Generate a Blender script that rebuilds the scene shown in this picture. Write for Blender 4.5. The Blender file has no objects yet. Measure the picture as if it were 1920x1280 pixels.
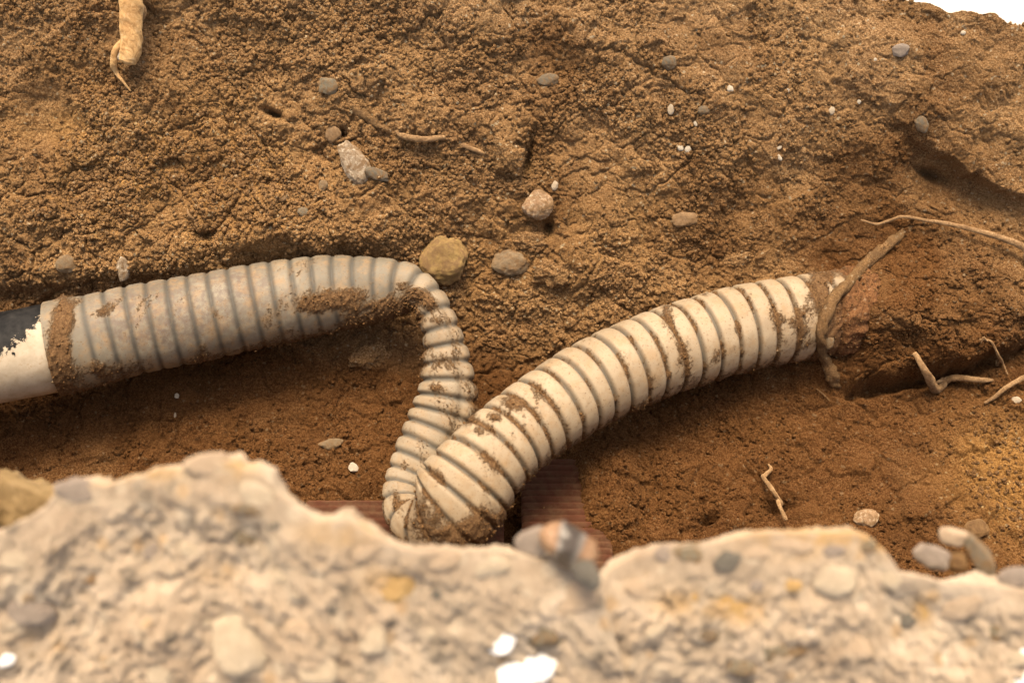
import bpy, bmesh, math, random
import numpy as np
from mathutils import Vector, Matrix, noise as mnoise

random.seed(7)
RNG = np.random.default_rng(11)
C = bpy.context.scene.collection
scene = bpy.context.scene

# ------------------------------------------------------------------ camera, light, exposure
PITCH = math.radians(50.0)
CAM = np.array([0.0, -0.643, 0.766])
FPX = 50.0 / 36.0 * 1920.0
cam_data = bpy.data.cameras.new('camera')
cam = bpy.data.objects.new('camera', cam_data)
C.objects.link(cam)
cam.location = CAM
cam.rotation_euler = (math.radians(90) - PITCH, 0, 0)
cam_data.lens = 50.0
cam_data.sensor_width = 36.0
cam_data.clip_start = 0.02
cam_data.clip_end = 500.0
cam_data.dof.use_dof = True
cam_data.dof.focus_distance = 0.985
cam_data.dof.aperture_fstop = 4.5
scene.camera = cam

SUN_EL, SUN_AZ = 83.0, -30.0          # azimuth from +Y (far side), negative = left
world = bpy.data.worlds.new('World')
scene.world = world
world.use_nodes = True
wt = world.node_tree
bg = wt.nodes['Background']
sky = wt.nodes.new('ShaderNodeTexSky')
sky.sky_type = 'NISHITA'
sky.sun_disc = False
sky.sun_elevation = math.radians(SUN_EL)
sky.sun_rotation = math.radians(SUN_AZ)
sky.air_density = 1.0
sky.dust_density = 6.0
sky.ozone_density = 0.6
wt.links.new(sky.outputs[0], bg.inputs[0])
bg.inputs[1].default_value = 0.13
sun_data = bpy.data.lights.new('sun', 'SUN')
sun_data.energy = 2.0
sun_data.angle = math.radians(28.0)
sun_data.color = (1.0, 0.90, 0.76)
sun = bpy.data.objects.new('sun', sun_data)
C.objects.link(sun)
az, el = math.radians(SUN_AZ), math.radians(SUN_EL)
to_sun = Vector((math.sin(az) * math.cos(el), math.cos(az) * math.cos(el), math.sin(el)))
sun.rotation_euler = to_sun.to_track_quat('Z', 'Y').to_euler()
sun.location = (0, 1, 3)

scene.view_settings.view_transform = 'Standard'
scene.view_settings.look = 'None'
scene.view_settings.exposure = 1.0
scene.view_settings.use_white_balance = True
scene.view_settings.white_balance_temperature = 7600
scene.view_settings.gamma = 1.0
scene.render.engine = 'CYCLES'
scene.cycles.use_denoising = True
scene.cycles.use_adaptive_sampling = False
scene.cycles.max_bounces = 6
scene.cycles.diffuse_bounces = 4

# ------------------------------------------------------------------ camera maths (for placing things)
RIGHT = np.array([1.0, 0, 0])
FWD = np.array([0, math.cos(PITCH), -math.sin(PITCH)])
UP = np.array([0, math.sin(PITCH), math.cos(PITCH)])

def ray(px, py):
    return RIGHT * ((px - 960) / FPX) - UP * ((py - 640) / FPX) + FWD     # unit depth

def at_z(px, py, z):
    r = ray(px, py)
    return CAM + r * ((z - CAM[2]) / r[2])

def at_d(px, py, d):
    return CAM + ray(px, py) * d

def project(P):
    q = P - CAM
    d = q @ FWD
    return 960 + FPX * (q @ RIGHT) / d, 640 - FPX * (q @ UP) / d, d

# ------------------------------------------------------------------ numpy noise
def h01(ix, iy, seed):
    n = (ix.astype(np.int64) * 374761393 + iy.astype(np.int64) * 668265263 + seed * 974634577) & 0xFFFFFFFF
    n = ((n ^ (n >> 13)) * 1274126177) & 0xFFFFFFFF
    n = ((n ^ (n >> 15)) * 2246822519) & 0xFFFFFFFF
    n = n ^ (n >> 16)
    return n.astype(np.float64) / 4294967295.0

def pnoise(x, y, seed):
    ix, iy = np.floor(x), np.floor(y)
    fx, fy = x - ix, y - iy
    u = fx * fx * fx * (fx * (fx * 6 - 15) + 10)
    v = fy * fy * fy * (fy * (fy * 6 - 15) + 10)
    def g(a, b):
        t = h01(ix + a, iy + b, seed) * 6.2831853
        return np.cos(t) * (fx - a) + np.sin(t) * (fy - b)
    n0 = g(0, 0) * (1 - u) + g(1, 0) * u
    n1 = g(0, 1) * (1 - u) + g(1, 1) * u
    return (n0 * (1 - v) + n1 * v) * 1.5

def fbm(x, y, seed, octs=4, gain=0.5):
    a, s, f = 1.0, 0.0, 1.0
    for k in range(octs):
        s = s + a * pnoise(x * f, y * f, seed + k * 17)
        f *= 2.03
        a *= gain
    return s

def bumps(x, y, seed, dens=1.0, rmin=0.3, rmax=0.62):
    """height of a carpet of half-sunk round crumbs, cell size 1"""
    ix, iy = np.floor(x), np.floor(y)
    best = np.zeros_like(x)
    for a in (-1, 0, 1):
        for b in (-1, 0, 1):
            cx, cy = ix + a, iy + b
            px = cx + h01(cx, cy, seed)
            py = cy + h01(cx, cy, seed + 1)
            r = rmin + (rmax - rmin) * h01(cx, cy, seed + 2) ** 1.6
            sq = 0.75 + 0.5 * h01(cx, cy, seed + 4)
            r = np.where(h01(cx, cy, seed + 3) < dens, r, 0.0)
            t = r * r - ((x - px) ** 2 * sq + (y - py) ** 2 / sq)
            best = np.maximum(best, np.sqrt(np.maximum(t, 0)))
    return best

def cells(x, y, seed):
    """F1, F2 - F1 and a random value per cell"""
    ix, iy = np.floor(x), np.floor(y)
    d1 = np.full_like(x, 9.0); d2 = np.full_like(x, 9.0); idv = np.zeros_like(x)
    for a in (-1, 0, 1):
        for b in (-1, 0, 1):
            cx, cy = ix + a, iy + b
            d = np.hypot(x - cx - h01(cx, cy, seed), y - cy - h01(cx, cy, seed + 1))
            near = d < d1
            d2 = np.where(near, d1, np.minimum(d2, d))
            idv = np.where(near, h01(cx, cy, seed + 2), idv)
            d1 = np.where(near, d, d1)
    return d1, d2 - d1, idv

def sstep(a, b, x):
    t = np.clip((x - a) / (b - a), 0, 1)
    return t * t * (3 - 2 * t)

# ------------------------------------------------------------------ mesh helpers
def mesh_from(name, V, F, mat, parent=None, smooth=True, attrs=None):
    V = np.asarray(V, dtype=np.float32)
    me = bpy.data.meshes.new(name)
    F = np.asarray(F, dtype=np.int32)
    n = F.shape[1]
    me.vertices.add(len(V)); me.vertices.foreach_set('co', V.ravel())
    me.loops.add(F.size); me.loops.foreach_set('vertex_index', F.ravel())
    me.polygons.add(len(F))
    me.polygons.foreach_set('loop_start', np.arange(0, F.size, n, dtype=np.int32))
    me.polygons.foreach_set('loop_total', np.full(len(F), n, dtype=np.int32))
    if smooth:
        me.polygons.foreach_set('use_smooth', np.ones(len(F), dtype=bool))
    me.update(calc_edges=True)
    me.validate()
    for k, a in (attrs or {}).items():
        at = me.attributes.new(k, 'FLOAT', 'POINT')
        at.data.foreach_set('value', np.asarray(a, dtype=np.float32).ravel())
    me.materials.append(mat)
    o = bpy.data.objects.new(name, me)
    C.objects.link(o)
    if parent is not None:
        o.parent = parent
    return o

def grid_faces(nu, nv, wrap=False):
    i = np.arange(nu - 1)[:, None]
    j = np.arange(nv if wrap else nv - 1)[None, :]
    j2 = (j + 1) % nv
    return np.stack([i * nv + j, (i + 1) * nv + j, (i + 1) * nv + j2, i * nv + j2], -1).reshape(-1, 4)

def tag(o, label, cat, group=None, kind=None):
    if label: o['label'] = label
    if cat: o['category'] = cat
    if group: o['group'] = group
    if kind: o['kind'] = kind
    return o

def empty(name, loc, label, cat, group=None):
    o = bpy.data.objects.new(name, None)
    C.objects.link(o)
    o.location = loc
    o.empty_display_size = 0.02
    return tag(o, label, cat, group)

_ico = {}
def ico(n):
    if n not in _ico:
        bm = bmesh.new()
        bmesh.ops.create_icosphere(bm, subdivisions=n, radius=1.0)
        bm.verts.ensure_lookup_table()
        V = np.array([v.co[:] for v in bm.verts]); F = np.array([[v.index for v in f.verts] for f in bm.faces])
        bm.free()
        _ico[n] = (V, F)
    return _ico[n]

def frame_from(n, spin=0.0):
    n = np.asarray(n, float); n = n / np.linalg.norm(n)
    a = RIGHT - n * (RIGHT @ n); a /= np.linalg.norm(a)
    b = np.cross(n, a)
    c, s = math.cos(spin), math.sin(spin)
    return np.stack([a * c + b * s, -a * s + b * c, n], 1)      # columns

# ------------------------------------------------------------------ materials
class NT:
    def __init__(self, name):
        self.m = bpy.data.materials.new(name)
        self.m.use_nodes = True
        self.t = self.m.node_tree
        self.b = self.t.nodes['Principled BSDF']
        self.co = None
    def n(self, typ, **kw):
        nd = self.t.nodes.new(typ)
        for k, v in kw.items(): setattr(nd, k, v)
        return nd
    def l(self, a, b): self.t.links.new(a, b)
    def coord(self):
        if not self.co: self.co = self.n('ShaderNodeTexCoord').outputs['Object']
        return self.co
    def noise(self, scale, detail=4, rough=0.6, dist=0.0):
        nd = self.n('ShaderNodeTexNoise')
        nd.inputs['Scale'].default_value = scale; nd.inputs['Detail'].default_value = detail
        nd.inputs['Roughness'].default_value = rough; nd.inputs['Distortion'].default_value = dist
        self.l(self.coord(), nd.inputs['Vector'])
        return nd.outputs['Fac']
    def voro(self, scale, out='Color'):
        nd = self.n('ShaderNodeTexVoronoi'); nd.inputs['Scale'].default_value = scale
        self.l(self.coord(), nd.inputs['Vector'])
        return nd.outputs[out]
    def ramp(self, fac, stops):
        r = self.n('ShaderNodeValToRGB')
        e = r.color_ramp.elements
        e[0].position, e[0].color = stops[0][0], col(stops[0][1])
        e[1].position, e[1].color = stops[-1][0], col(stops[-1][1])
        for p, c in stops[1:-1]:
            k = e.new(p); k.color = col(c)
        self.l(fac, r.inputs[0])
        return r.outputs[0]
    def attr(self, name): return self.n('ShaderNodeAttribute', attribute_name=name).outputs['Fac']
    def mix(self, fac, a, b, mode='MIX'):
        x = self.n('ShaderNodeMix', data_type='RGBA', blend_type=mode)
        for sock, v in ((x.inputs[0], fac), (x.inputs[6], a), (x.inputs[7], b)):
            if isinstance(v, (int, float)): sock.default_value = v
            elif isinstance(v, tuple): sock.default_value = col(v)
            else: self.l(v, sock)
        return x.outputs[2]
    def math(self, op, a, b=0.0, clamp=False):
        x = self.n('ShaderNodeMath', operation=op, use_clamp=clamp)
        for sock, v in ((x.inputs[0], a), (x.inputs[1], b)):
            if isinstance(v, (int, float)): sock.default_value = v
            else: self.l(v, sock)
        return x.outputs[0]
    def done(self, color, rough=0.9, spec=0.2, bump=None, strength=0.5, dist=0.001):
        if isinstance(color, tuple): self.b.inputs['Base Color'].default_value = col(color)
        else: self.l(color, self.b.inputs['Base Color'])
        if isinstance(rough, (int, float)): self.b.inputs['Roughness'].default_value = rough
        else: self.l(rough, self.b.inputs['Roughness'])
        self.b.inputs['Specular IOR Level'].default_value = spec
        if isinstance(rough, (int, float)) and rough > 0.8: self.b.inputs['Diffuse Roughness'].default_value = 1.0
        if bump is not None:
            bp = self.n('ShaderNodeBump')
            bp.inputs['Strength'].default_value = strength; bp.inputs['Distance'].default_value = dist
            self.l(bump, bp.inputs['Height']); self.l(bp.outputs[0], self.b.inputs['Normal'])
        return self.m

def col(c): return (c[0], c[1], c[2], 1.0)

DIRT_A, DIRT_B, DIRT_C = (0.086, 0.039, 0.016), (0.248, 0.134, 0.058), (0.43, 0.280, 0.142)

def soil_colour(k):
    grain = k.noise(820, 3, 0.8)
    mid = k.noise(38, 4, 0.6)
    c = k.ramp(grain, [(0.36, DIRT_A), (0.5, DIRT_B), (0.63, DIRT_C)])
    c = k.mix(k.ramp(mid, [(0.35, (0, 0, 0)), (0.68, (0.4, 0.4, 0.4))]), c, (0.30, 0.175, 0.075))
    big = k.noise(14, 4, 0.6, 0.5)
    c = k.mix(k.ramp(big, [(0.48, (0, 0, 0)), (0.7, (0.45, 0.45, 0.45))]), c, (0.15, 0.078, 0.036))
    spk = k.voro(620, 'Color')
    sep = k.n('ShaderNodeSeparateColor'); k.l(spk, sep.inputs[0])
    c = k.mix(k.math('MULTIPLY', k.math('GREATER_THAN', sep.outputs[0], 0.985), 0.7), c, (0.42, 0.34, 0.22))
    c = k.mix(k.math('MULTIPLY', k.math('LESS_THAN', sep.outputs[0], 0.02), 0.6), c, (0.08, 0.055, 0.035))
    return c

k = NT('soil')
c = soil_colour(k)
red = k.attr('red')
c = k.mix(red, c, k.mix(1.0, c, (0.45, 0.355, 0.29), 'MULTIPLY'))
och = k.attr('ochre')
c = k.mix(och, c, k.mix(1.0, c, (1.35, 1.27, 0.92), 'MULTIPLY'))
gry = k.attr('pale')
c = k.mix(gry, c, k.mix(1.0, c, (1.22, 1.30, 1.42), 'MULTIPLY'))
b = k.math('ADD', k.math('MULTIPLY', k.voro(640, 'Distance'), -0.8), k.math('MULTIPLY', k.noise(1500, 3, 0.7), 0.8))
M_SOIL = k.done(c, 1.0, 0.05, b, 0.8, 0.0012)

k = NT('soil_crumb')
c = soil_colour(k)
c = k.mix(k.attr('red'), c, k.mix(1.0, c, (0.45, 0.355, 0.29), 'MULTIPLY'))
M_CRUMB = k.done(c, 1.0, 0.05, k.math('ADD', k.math('MULTIPLY', k.voro(520, 'Distance'), -1.0), k.math('MULTIPLY', k.noise(1500, 3, 0.7), 0.7)), 1.0, 0.0014)

# ------------------------------------------------------------------ terrain: trench and banks
PROF = np.array([(-1.3, .085), (-.9, .09), (-.6, .10), (-.45, .105), (-.33, .10), (-.275, .07), (-.235, -.01), (-.20, -.055), (-.13, -.066),
                 (-.05, -.060), (0.0, -.046), (.035, -.022), (.065, .012), (.10, .052), (.14, .094), (.18, .130), (.225, .168),
                 (.28, .196), (.34, .195), (.42, .15), (.55, .09), (.7, .06)])

def catmull(P, n):
    P = np.asarray(P, float)
    Q = np.vstack([2 * P[0] - P[1], P, 2 * P[-1] - P[-2]])
    out = []
    for i in range(len(P) - 1):
        t = np.linspace(0, 1, n, endpoint=False)[:, None]
        p0, p1, p2, p3 = Q[i], Q[i + 1], Q[i + 2], Q[i + 3]
        out.append(0.5 * (2 * p1 + (p2 - p0) * t + (2 * p0 - 5 * p1 + 4 * p2 - p3) * t ** 2 + (3 * p1 - p0 - 3 * p2 + p3) * t ** 3))
    out.append(P[-1:])
    return np.vstack(out)

pc = catmull(PROF, 60)
arc = np.concatenate([[0], np.cumsum(np.hypot(*np.diff(pc, axis=0).T))])
def prof(v):
    return np.interp(v, arc, pc[:, 0]), np.interp(v, arc, pc[:, 1])
def v_of_y(y): return np.interp(y, pc[:, 0], arc)

def nonuni(a, b, lo, hi, fine, coarse):
    return np.concatenate([np.arange(a, lo, coarse), np.arange(lo, hi, fine), np.arange(hi, b + coarse, coarse)])
US = np.concatenate([np.arange(-1.25, -0.72, 0.012), np.arange(-0.72, -0.43, 0.0025), np.arange(-0.43, 0.43, 0.00066), np.arange(0.43, 0.72, 0.0025), np.arange(0.72, 1.26, 0.012)])
VS = np.concatenate([np.arange(0, v_of_y(-0.26), 0.012), np.arange(v_of_y(-0.26), v_of_y(-0.17), 0.003), np.arange(v_of_y(-0.17), v_of_y(0.265), 0.00066), np.arange(v_of_y(0.265), v_of_y(0.42), 0.0018), np.arange(v_of_y(0.42), arc[-1], 0.012)])
VS = VS[VS <= arc[-1]]
U, Vv = np.meshgrid(US, VS, indexing='ij')
by, bz = prof(VS)
ty, tz = np.gradient(by, VS), np.gradient(bz, VS)
for _ in range(3):
    kk = np.ones(41) / 41
    ty = np.convolve(np.pad(ty, 20, 'edge'), kk, 'valid'); tz = np.convolve(np.pad(tz, 20, 'edge'), kk, 'valid')
nl = np.hypot(ty, tz)
NY, NZ = np.broadcast_to(-tz / nl, U.shape), np.broadcast_to(ty / nl, U.shape)
BY, BZ = np.broadcast_to(by, U.shape).copy(), np.broadcast_to(bz, U.shape).copy()
# bank is lower on the right, its crest falls away
crest = sstep(0.16, 0.24, BY)
_bx, _by, _ = project(np.stack([U, BY, BZ], -1))
rim = 44.0 * (_bx - 1715) / 190.0 + 10 + 5 * np.sin(_bx / 23.0) + 3 * np.sin(_bx / 9.0)
over = np.maximum(rim - _by, 0) * (BY > 0.1)
over = np.minimum(over, 400)
BZ = np.where(over > 0, np.maximum(BZ - 0.0011 * over, np.minimum(BZ, 0.104)), BZ)
fade = 1 - sstep(0.75, 1.2, np.abs(U))
BZ = 0.09 + (BZ - 0.09) * fade
PXg, PYg, _d = project(np.stack([U, BY, BZ], -1))

def blob(cx, cy, sx, sy, rot=0.0, p=1.0):
    c, s = math.cos(math.radians(rot)), math.sin(math.radians(rot))
    dx, dy = PXg - cx, PYg - cy
    a, b2 = (dx * c + dy * s) / sx, (-dx * s + dy * c) / sy
    return np.exp(-(a * a + b2 * b2) ** p)

def line_d(pts):
    """pixel distance to a polyline and side (+ above it)"""
    best = np.full_like(U, 1e9); sgn = np.zeros_like(U)
    for (x0, y0), (x1, y1) in zip(pts[:-1], pts[1:]):
        L = (x1 - x0) ** 2 + (y1 - y0) ** 2
        t = np.clip(((PXg - x0) * (x1 - x0) + (PYg - y0) * (y1 - y0)) / L, 0, 1)
        d = np.hypot(PXg - x0 - t * (x1 - x0), PYg - y0 - t * (y1 - y0))
        s = np.sign((PXg - x0) * (y1 - y0) - (PYg - y0) * (x1 - x0))
        sgn = np.where(d < best, s, sgn); best = np.minimum(best, d)
    return best, sgn

wx = fbm(U * 60, Vv * 60, 5, 3) * 0.004
wy = fbm(U * 60, Vv * 60, 9, 3) * 0.004
x, y = U + wx, Vv + wy
D = np.zeros_like(U)
vis = sstep(-0.24, -0.16, BY)
wall = sstep(0.0, 0.07, BY)                       # 0 on the floor, 1 on the far bank
# large relief
D += 0.010 * fbm(U * 7, Vv * 7, 21, 3) * (0.35 + 0.65 * wall)
D += 0.0065 * fbm(x * 24, y * 24, 23, 4) * (0.85 + 0.15 * wall)
# relief read from the photograph
wob = 14 * fbm(U * 55, Vv * 55, 77, 3)
mound_line, mside = line_d([(1500, 700), (1565, 728), (1640, 722), (1720, 705), (1800, 690), (1860, 665), (1990, 610)])
ms = mound_line * mside + wob * 0.5                # + above the lower edge of the mound
mound = blob(1750, 610, 250, 120, -8, 1.2) * sstep(-16, 18, ms)
D += 0.030 * mound + 0.012 * blob(1650, 585, 80, 75)
D -= 0.018 * np.exp(-((ms + 11) / 10) ** 2) * sstep(1560, 1640, PXg) * (1 - sstep(1850, 1930, PXg))
lip, lside = line_d([(1560, 140), (1640, 190), (1700, 250), (1760, 285), (1850, 345), (1960, 400)])
ls = lip * lside + wob
D += 0.016 * blob(1830, 200, 230, 170, 35, 1.4) * sstep(-8, 8, ls)
D -= 0.014 * blob(1830, 370, 110, 45, 25) * sstep(4, -8, ls)
D -= 0.012 * blob(60, 225, 90, 70, 20, 1.5)        # smooth scoop at the left
D -= 0.010 * blob(20, 560, 130, 30, -8)
D += 0.010 * blob(300, 420, 260, 70, -4)
D += 0.012 * blob(560, 420, 160, 60, -4)
D += 0.016 * blob(250, 495, 300, 40, -8)           # soil against the top of the left pipe
D += 0.010 * blob(620, 440, 160, 30, 0)
D += 0.006 * blob(955, 290, 34, 44, 10, 2.0)       # clod
D += 0.006 * blob(1060, 500, 60, 36, 15, 1.6)
D += 0.004 * blob(1000, 560, 120, 50, 10)
D -= 0.016 * blob(960, 1000, 40, 60)               # gap between the bricks
D -= 0.012 * blob(1025, 915, 62, 80, 0, 2)
D += 0.018 * blob(1138, 925, 62, 115, -12, 2)
D -= 0.012 * blob(710, 965, 70, 40, 20, 2)
D += 0.010 * blob(1800, 960, 230, 110, -5)
D += 0.007 * blob(690, 670, 45, 30, 20, 1.5)
for (hx, hy, sx, sy, r) in ((396, 437, 17, 11, -10), (508, 212, 20, 6, 25), (1030, 430, 9, 14, 0), (990, 300, 8, 34, 12), 
                            (640, 250, 10, 9, 0), (1760, 330, 30, 10, 25), (1330, 970, 22, 8, -15), (1470, 940, 40, 12, -10)):
    D -= 0.018 * blob(hx, hy, sx, sy, r)
# roughness of the crumbs, region by region
rough = 0.9 + 0.1 * wall
rough *= 1 - 0.75 * blob(70, 215, 95, 75, 20, 2) - 0.6 * blob(120, 90, 190, 45, 5, 2) * 0.8
rough *= 1 - 0.45 * sstep(1000, 1600, PXg) * wall
rough += 0.35 * blob(260, 400, 330, 110)
rough = np.clip(rough, 0.12, 1.3)
pit = bumps(x / 0.030, y / 0.030, 171, 0.35, 0.08, 0.2)
D -= 0.030 * pit * (0.25 + 0.75 * sstep(900, 500, PXg)) * wall
# clods with cracks between them
d1, dd, cid = cells(x * 30, y * 30, 31)
D += (0.0060 * (cid - 0.4) - 0.0034 * np.exp(-(dd / 0.06) ** 2) * (cid > 0.45)) * rough
d1, dd, cid2 = cells(x * 75 + 3, y * 75, 37)
D += (0.0026 * (cid2 - 0.5) - 0.0018 * np.exp(-(dd / 0.1) ** 2)) * rough
# crumbs
wx2 = fbm(U * 300, Vv * 300, 45, 3) * 0.0004
wy2 = fbm(U * 300, Vv * 300, 49, 3) * 0.0004
xf, yf = x + wx2, y + wy2
patch = sstep(-0.35, 0.35, fbm(U * 18, Vv * 18, 61, 3))
cr = bumps(xf / 0.010, yf / 0.010, 101, 0.30) * 0.010 * 0.5 * (0.2 + 0.8 * patch)
cr = np.maximum(cr, bumps(xf / 0.0055, yf / 0.0055, 111, 0.6) * 0.0055 * 0.6)
cr = cr + bumps(xf / 0.0033, yf / 0.0033, 121, 0.9) * 0.0033 * 0.95 + bumps(xf / 0.0021, yf / 0.0021, 131, 0.9) * 0.0021 * 1.0
flat = sstep(0.0, 0.45, fbm(U * 11 + 5, Vv * 11, 151, 3)) * (0.35 + 0.65 * sstep(600, 1100, PXg))
rough = rough * (1 - 0.6 * flat)
D += 0.9 * cr * rough * (0.5 + 0.6 * patch) * (1 - 0.4 * sstep(700, 1300, PXg)) * (0.6 + 0.4 * wall)
D += 0.0005 * fbm(U * 420, Vv * 420, 141, 3) * vis
D *= (0.25 + 0.75 * vis)
D *= fade * (1 - 0.7 * sstep(4, 30, over))
# trampled, smoother floor
GX = U; GY = BY + NY * D; GZ = BZ + NZ * D
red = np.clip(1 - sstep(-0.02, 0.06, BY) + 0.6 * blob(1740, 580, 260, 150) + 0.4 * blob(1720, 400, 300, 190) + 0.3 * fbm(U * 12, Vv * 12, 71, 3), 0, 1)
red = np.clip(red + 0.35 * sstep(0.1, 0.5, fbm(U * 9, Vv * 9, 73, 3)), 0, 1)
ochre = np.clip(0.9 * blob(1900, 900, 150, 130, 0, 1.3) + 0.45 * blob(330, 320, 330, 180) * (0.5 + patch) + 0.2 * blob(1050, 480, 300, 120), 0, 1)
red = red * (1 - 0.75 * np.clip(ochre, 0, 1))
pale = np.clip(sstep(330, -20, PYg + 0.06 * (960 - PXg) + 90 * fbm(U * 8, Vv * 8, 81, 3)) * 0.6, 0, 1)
tv = np.stack([GX, GY, GZ], -1)
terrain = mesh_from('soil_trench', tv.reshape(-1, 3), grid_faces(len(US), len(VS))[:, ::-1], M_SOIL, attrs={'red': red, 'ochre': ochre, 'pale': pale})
tag(terrain, 'brown crumbly soil floor and bank of the dug trench', None, None, 'structure')

# z-buffer of the soil, so that stones and roots can be set on it
ZS = 4
TPX, TPY, TD = project(tv)
inside = (TPX > -200) & (TPX < 2120) & (TPY > -120) & (TPY < 1400)
bi = ((TPX[inside] + 200) / ZS).astype(int); bj = ((TPY[inside] + 120) / ZS).astype(int)
zb = np.full((581, 381), 9.0)
np.minimum.at(zb, (bi, bj), TD[inside])
for _ in range(3):
    bad = zb > 5
    for ax, sh in ((0, 1), (0, -1), (1, 1), (1, -1)):
        zb = np.where(bad, np.minimum(zb, np.roll(zb, sh, ax)), zb)
def blur(a, n):
    for _ in range(n):
        a = (a + np.roll(a, 1, 0) + np.roll(a, -1, 0) + np.roll(a, 1, 1) + np.roll(a, -1, 1)) / 5
    return a
zsm = blur(np.minimum(zb, 1.6), 5)
def depth_at(px, py):
    return zsm[int(np.clip((px + 200) / ZS, 0, 580)), int(np.clip((py + 120) / ZS, 0, 380))]
def on_soil(px, py, lift=0.0):
    p = at_d(px, py, depth_at(px, py))
    e = 14
    a = at_d(px + e, py, depth_at(px + e, py)) - at_d(px - e, py, depth_at(px - e, py))
    b = at_d(px, py - e, depth_at(px, py - e)) - at_d(px, py + e, depth_at(px, py + e))
    n = np.cross(a, b); n /= np.linalg.norm(n)
    return p + n * lift, n

# pavement round the dig
k = NT('pale_pavement')
c = k.ramp(k.noise(6, 6, 0.6), [(0.3, (0.74, 0.72, 0.68)), (0.7, (0.83, 0.82, 0.79))])
M_PAVE = k.done(c, 0.85, 0.3, k.noise(150, 4, 0.6), 0.3, 0.002)
xs = [-40, -1.1, 1.1, 40]; ys = [-40, -0.47, 0.224, 40]
vs, fs = [], []
for i in range(4):
    for j in range(4):
        vs.append((xs[i], ys[j], 0.117))
for i in range(3):
    for j in range(3):
        if i == 1 and j == 1: continue
        fs.append((i * 4 + j, (i + 1) * 4 + j, (i + 1) * 4 + j + 1, i * 4 + j + 1))
vs += [(-1.1, 0.196, 0.05), (1.1, 0.196, 0.05)]
fs.append((16, 17, 2 * 4 + 2, 1 * 4 + 2))            # edge of the slab going down into the soil
pave = mesh_from('pavement', np.array(vs, float), fs, M_PAVE, smooth=False)
tag(pave, 'pale sunlit pavement beyond the trench rim', None, None, 'structure')

# ------------------------------------------------------------------ corrugated conduit
# px, py, height of the axis, half width (px), depth / width
HOSE = [(98, 652, .016, 87, 1.0), (120, 648, .016, 88, 1.0), (160, 640, .016, 86, 1.0), (260, 617, .016, 84, 1.0), (380, 594, .016, 82, 1.0), (500, 569, .017, 78, 1.0),
        (600, 552, .018, 73, .95), (670, 544, .020, 65, .9), (722, 540, .022, 57, .85), (766, 541, .024, 46, .85), (796, 552, .025, 34, 1.0),
        (815, 580, .022, 32, 1.0), (826, 615, .016, 36, .95), (834, 650, .008, 41, .9), (839, 690, .000, 48, .85), (839, 730, -.008, 55, .8),
        (832, 770, -.016, 61, .72), (818, 808, -.022, 62, .62), (797, 848, -.027, 58, .6), (775, 888, -.031, 50, .55), (758, 925, -.031, 40, .55), (762, 960, -.027, 42, .6), (796, 976, -.020, 62, .6),
        (836, 957, -.010, 88, .62), (872, 915, -.002, 90, .75), (912, 866, .004, 82, .95), (965, 815, .006, 79, 1.0),
        (1030, 768, .007, 80, 1.0), (1110, 718, .006, 81, 1.0), (1200, 676, .004, 82, 1.0), (1300, 640, .001, 82, 1.0), (1400, 613, -.002, 81, 1.0),
        (1500, 596, -.005, 80, 1.0), (1580, 585, -.011, 79, 1.0), (1650, 577, -.026, 76, 1.0), (1730, 570, -.048, 74, 1.0)]
hp = catmull(np.array([(at_z(a, b2, z).tolist() + [a, b2, hw, fl]) for a, b2, z, hw, fl in HOSE]), 200)
pxl = np.concatenate([[0], np.cumsum(np.hypot(np.diff(hp[:, 3]), np.diff(hp[:, 4])))])
mm = np.concatenate([[0], np.cumsum(np.linalg.norm(np.diff(hp[:, :3], axis=0), axis=1))])
NR = 1300
sm = np.linspace(0, mm[-1], NR)
hc = np.stack([np.interp(sm, mm, hp[:, i]) for i in range(7)], 1)
spx = np.interp(sm, mm, pxl)
i_kink1 = spx[np.argmin(np.hypot(hc[:, 3] - 796, hc[:, 4] - 552))]
i_kink2 = spx[np.argmin(np.hypot(hc[:, 3] - 768, hc[:, 4] - 918))]
pitch = np.interp(spx, [0, i_kink1 - 60, i_kink1, i_kink1 + 60, i_kink2 - 60, i_kink2, i_kink2 + 60, i_kink2 + 200, spx[-1]],
                  [39.5, 38, 29, 32, 34, 21, 27, 36, 39.5])
ph = np.concatenate([[0], np.cumsum(np.diff(spx) / pitch[1:])])
along = np.maximum(sstep(i_kink2 - 40, i_kink2 + 60, spx), 0.6 * sstep(i_kink1 - 70, i_kink1 + 30, spx))            # 0 grey half, 1 cream half
P3 = hc[:, :3]
T = np.gradient(P3, axis=0)
for _ in range(4):
    T = np.stack([np.convolve(np.pad(T[:, i], 9, 'edge'), np.ones(19) / 19, 'valid') for i in range(3)], 1)
T /= np.linalg.norm(T, axis=1)[:, None]
Vd = CAM - P3
Vd /= np.linalg.norm(Vd, axis=1)[:, None]
S = np.cross(T, Vd); S /= np.linalg.norm(S, axis=1)[:, None]
N = np.cross(S, T)
# ring planes may lean a little
depth = (P3 - CAM) @ FWD
A = hc[:, 5] * depth / FPX
B = A * hc[:, 6]
f = ph - np.floor(ph)
g = np.minimum(f, 1 - f)
smooth_end = sstep(35, 85, spx)
gdeep = np.interp(spx, [0, 50, 110, i_kink1 - 80, i_kink1, i_kink2 - 60, i_kink2, i_kink2 + 80, spx[-1]], [0, 0, .032, .04, .15, .10, .13, .100, .095])
gw = np.interp(spx, [0, i_kink1 - 80, i_kink1, i_kink2 - 60, i_kink2 + 60, spx[-1]], [.135, .135, .18, .17, .115, .095])
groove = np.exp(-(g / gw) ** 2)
NA = 144
th = np.linspace(0, 2 * np.pi, NA, endpoint=False)
TH, SS = np.meshgrid(th, sm)                              # (NR, NA)
wobr = 0.012 * fbm(np.cos(TH) * 1.5 + SS * 30, np.sin(TH) * 1.5 + SS * 22, 201, 3)
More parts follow.
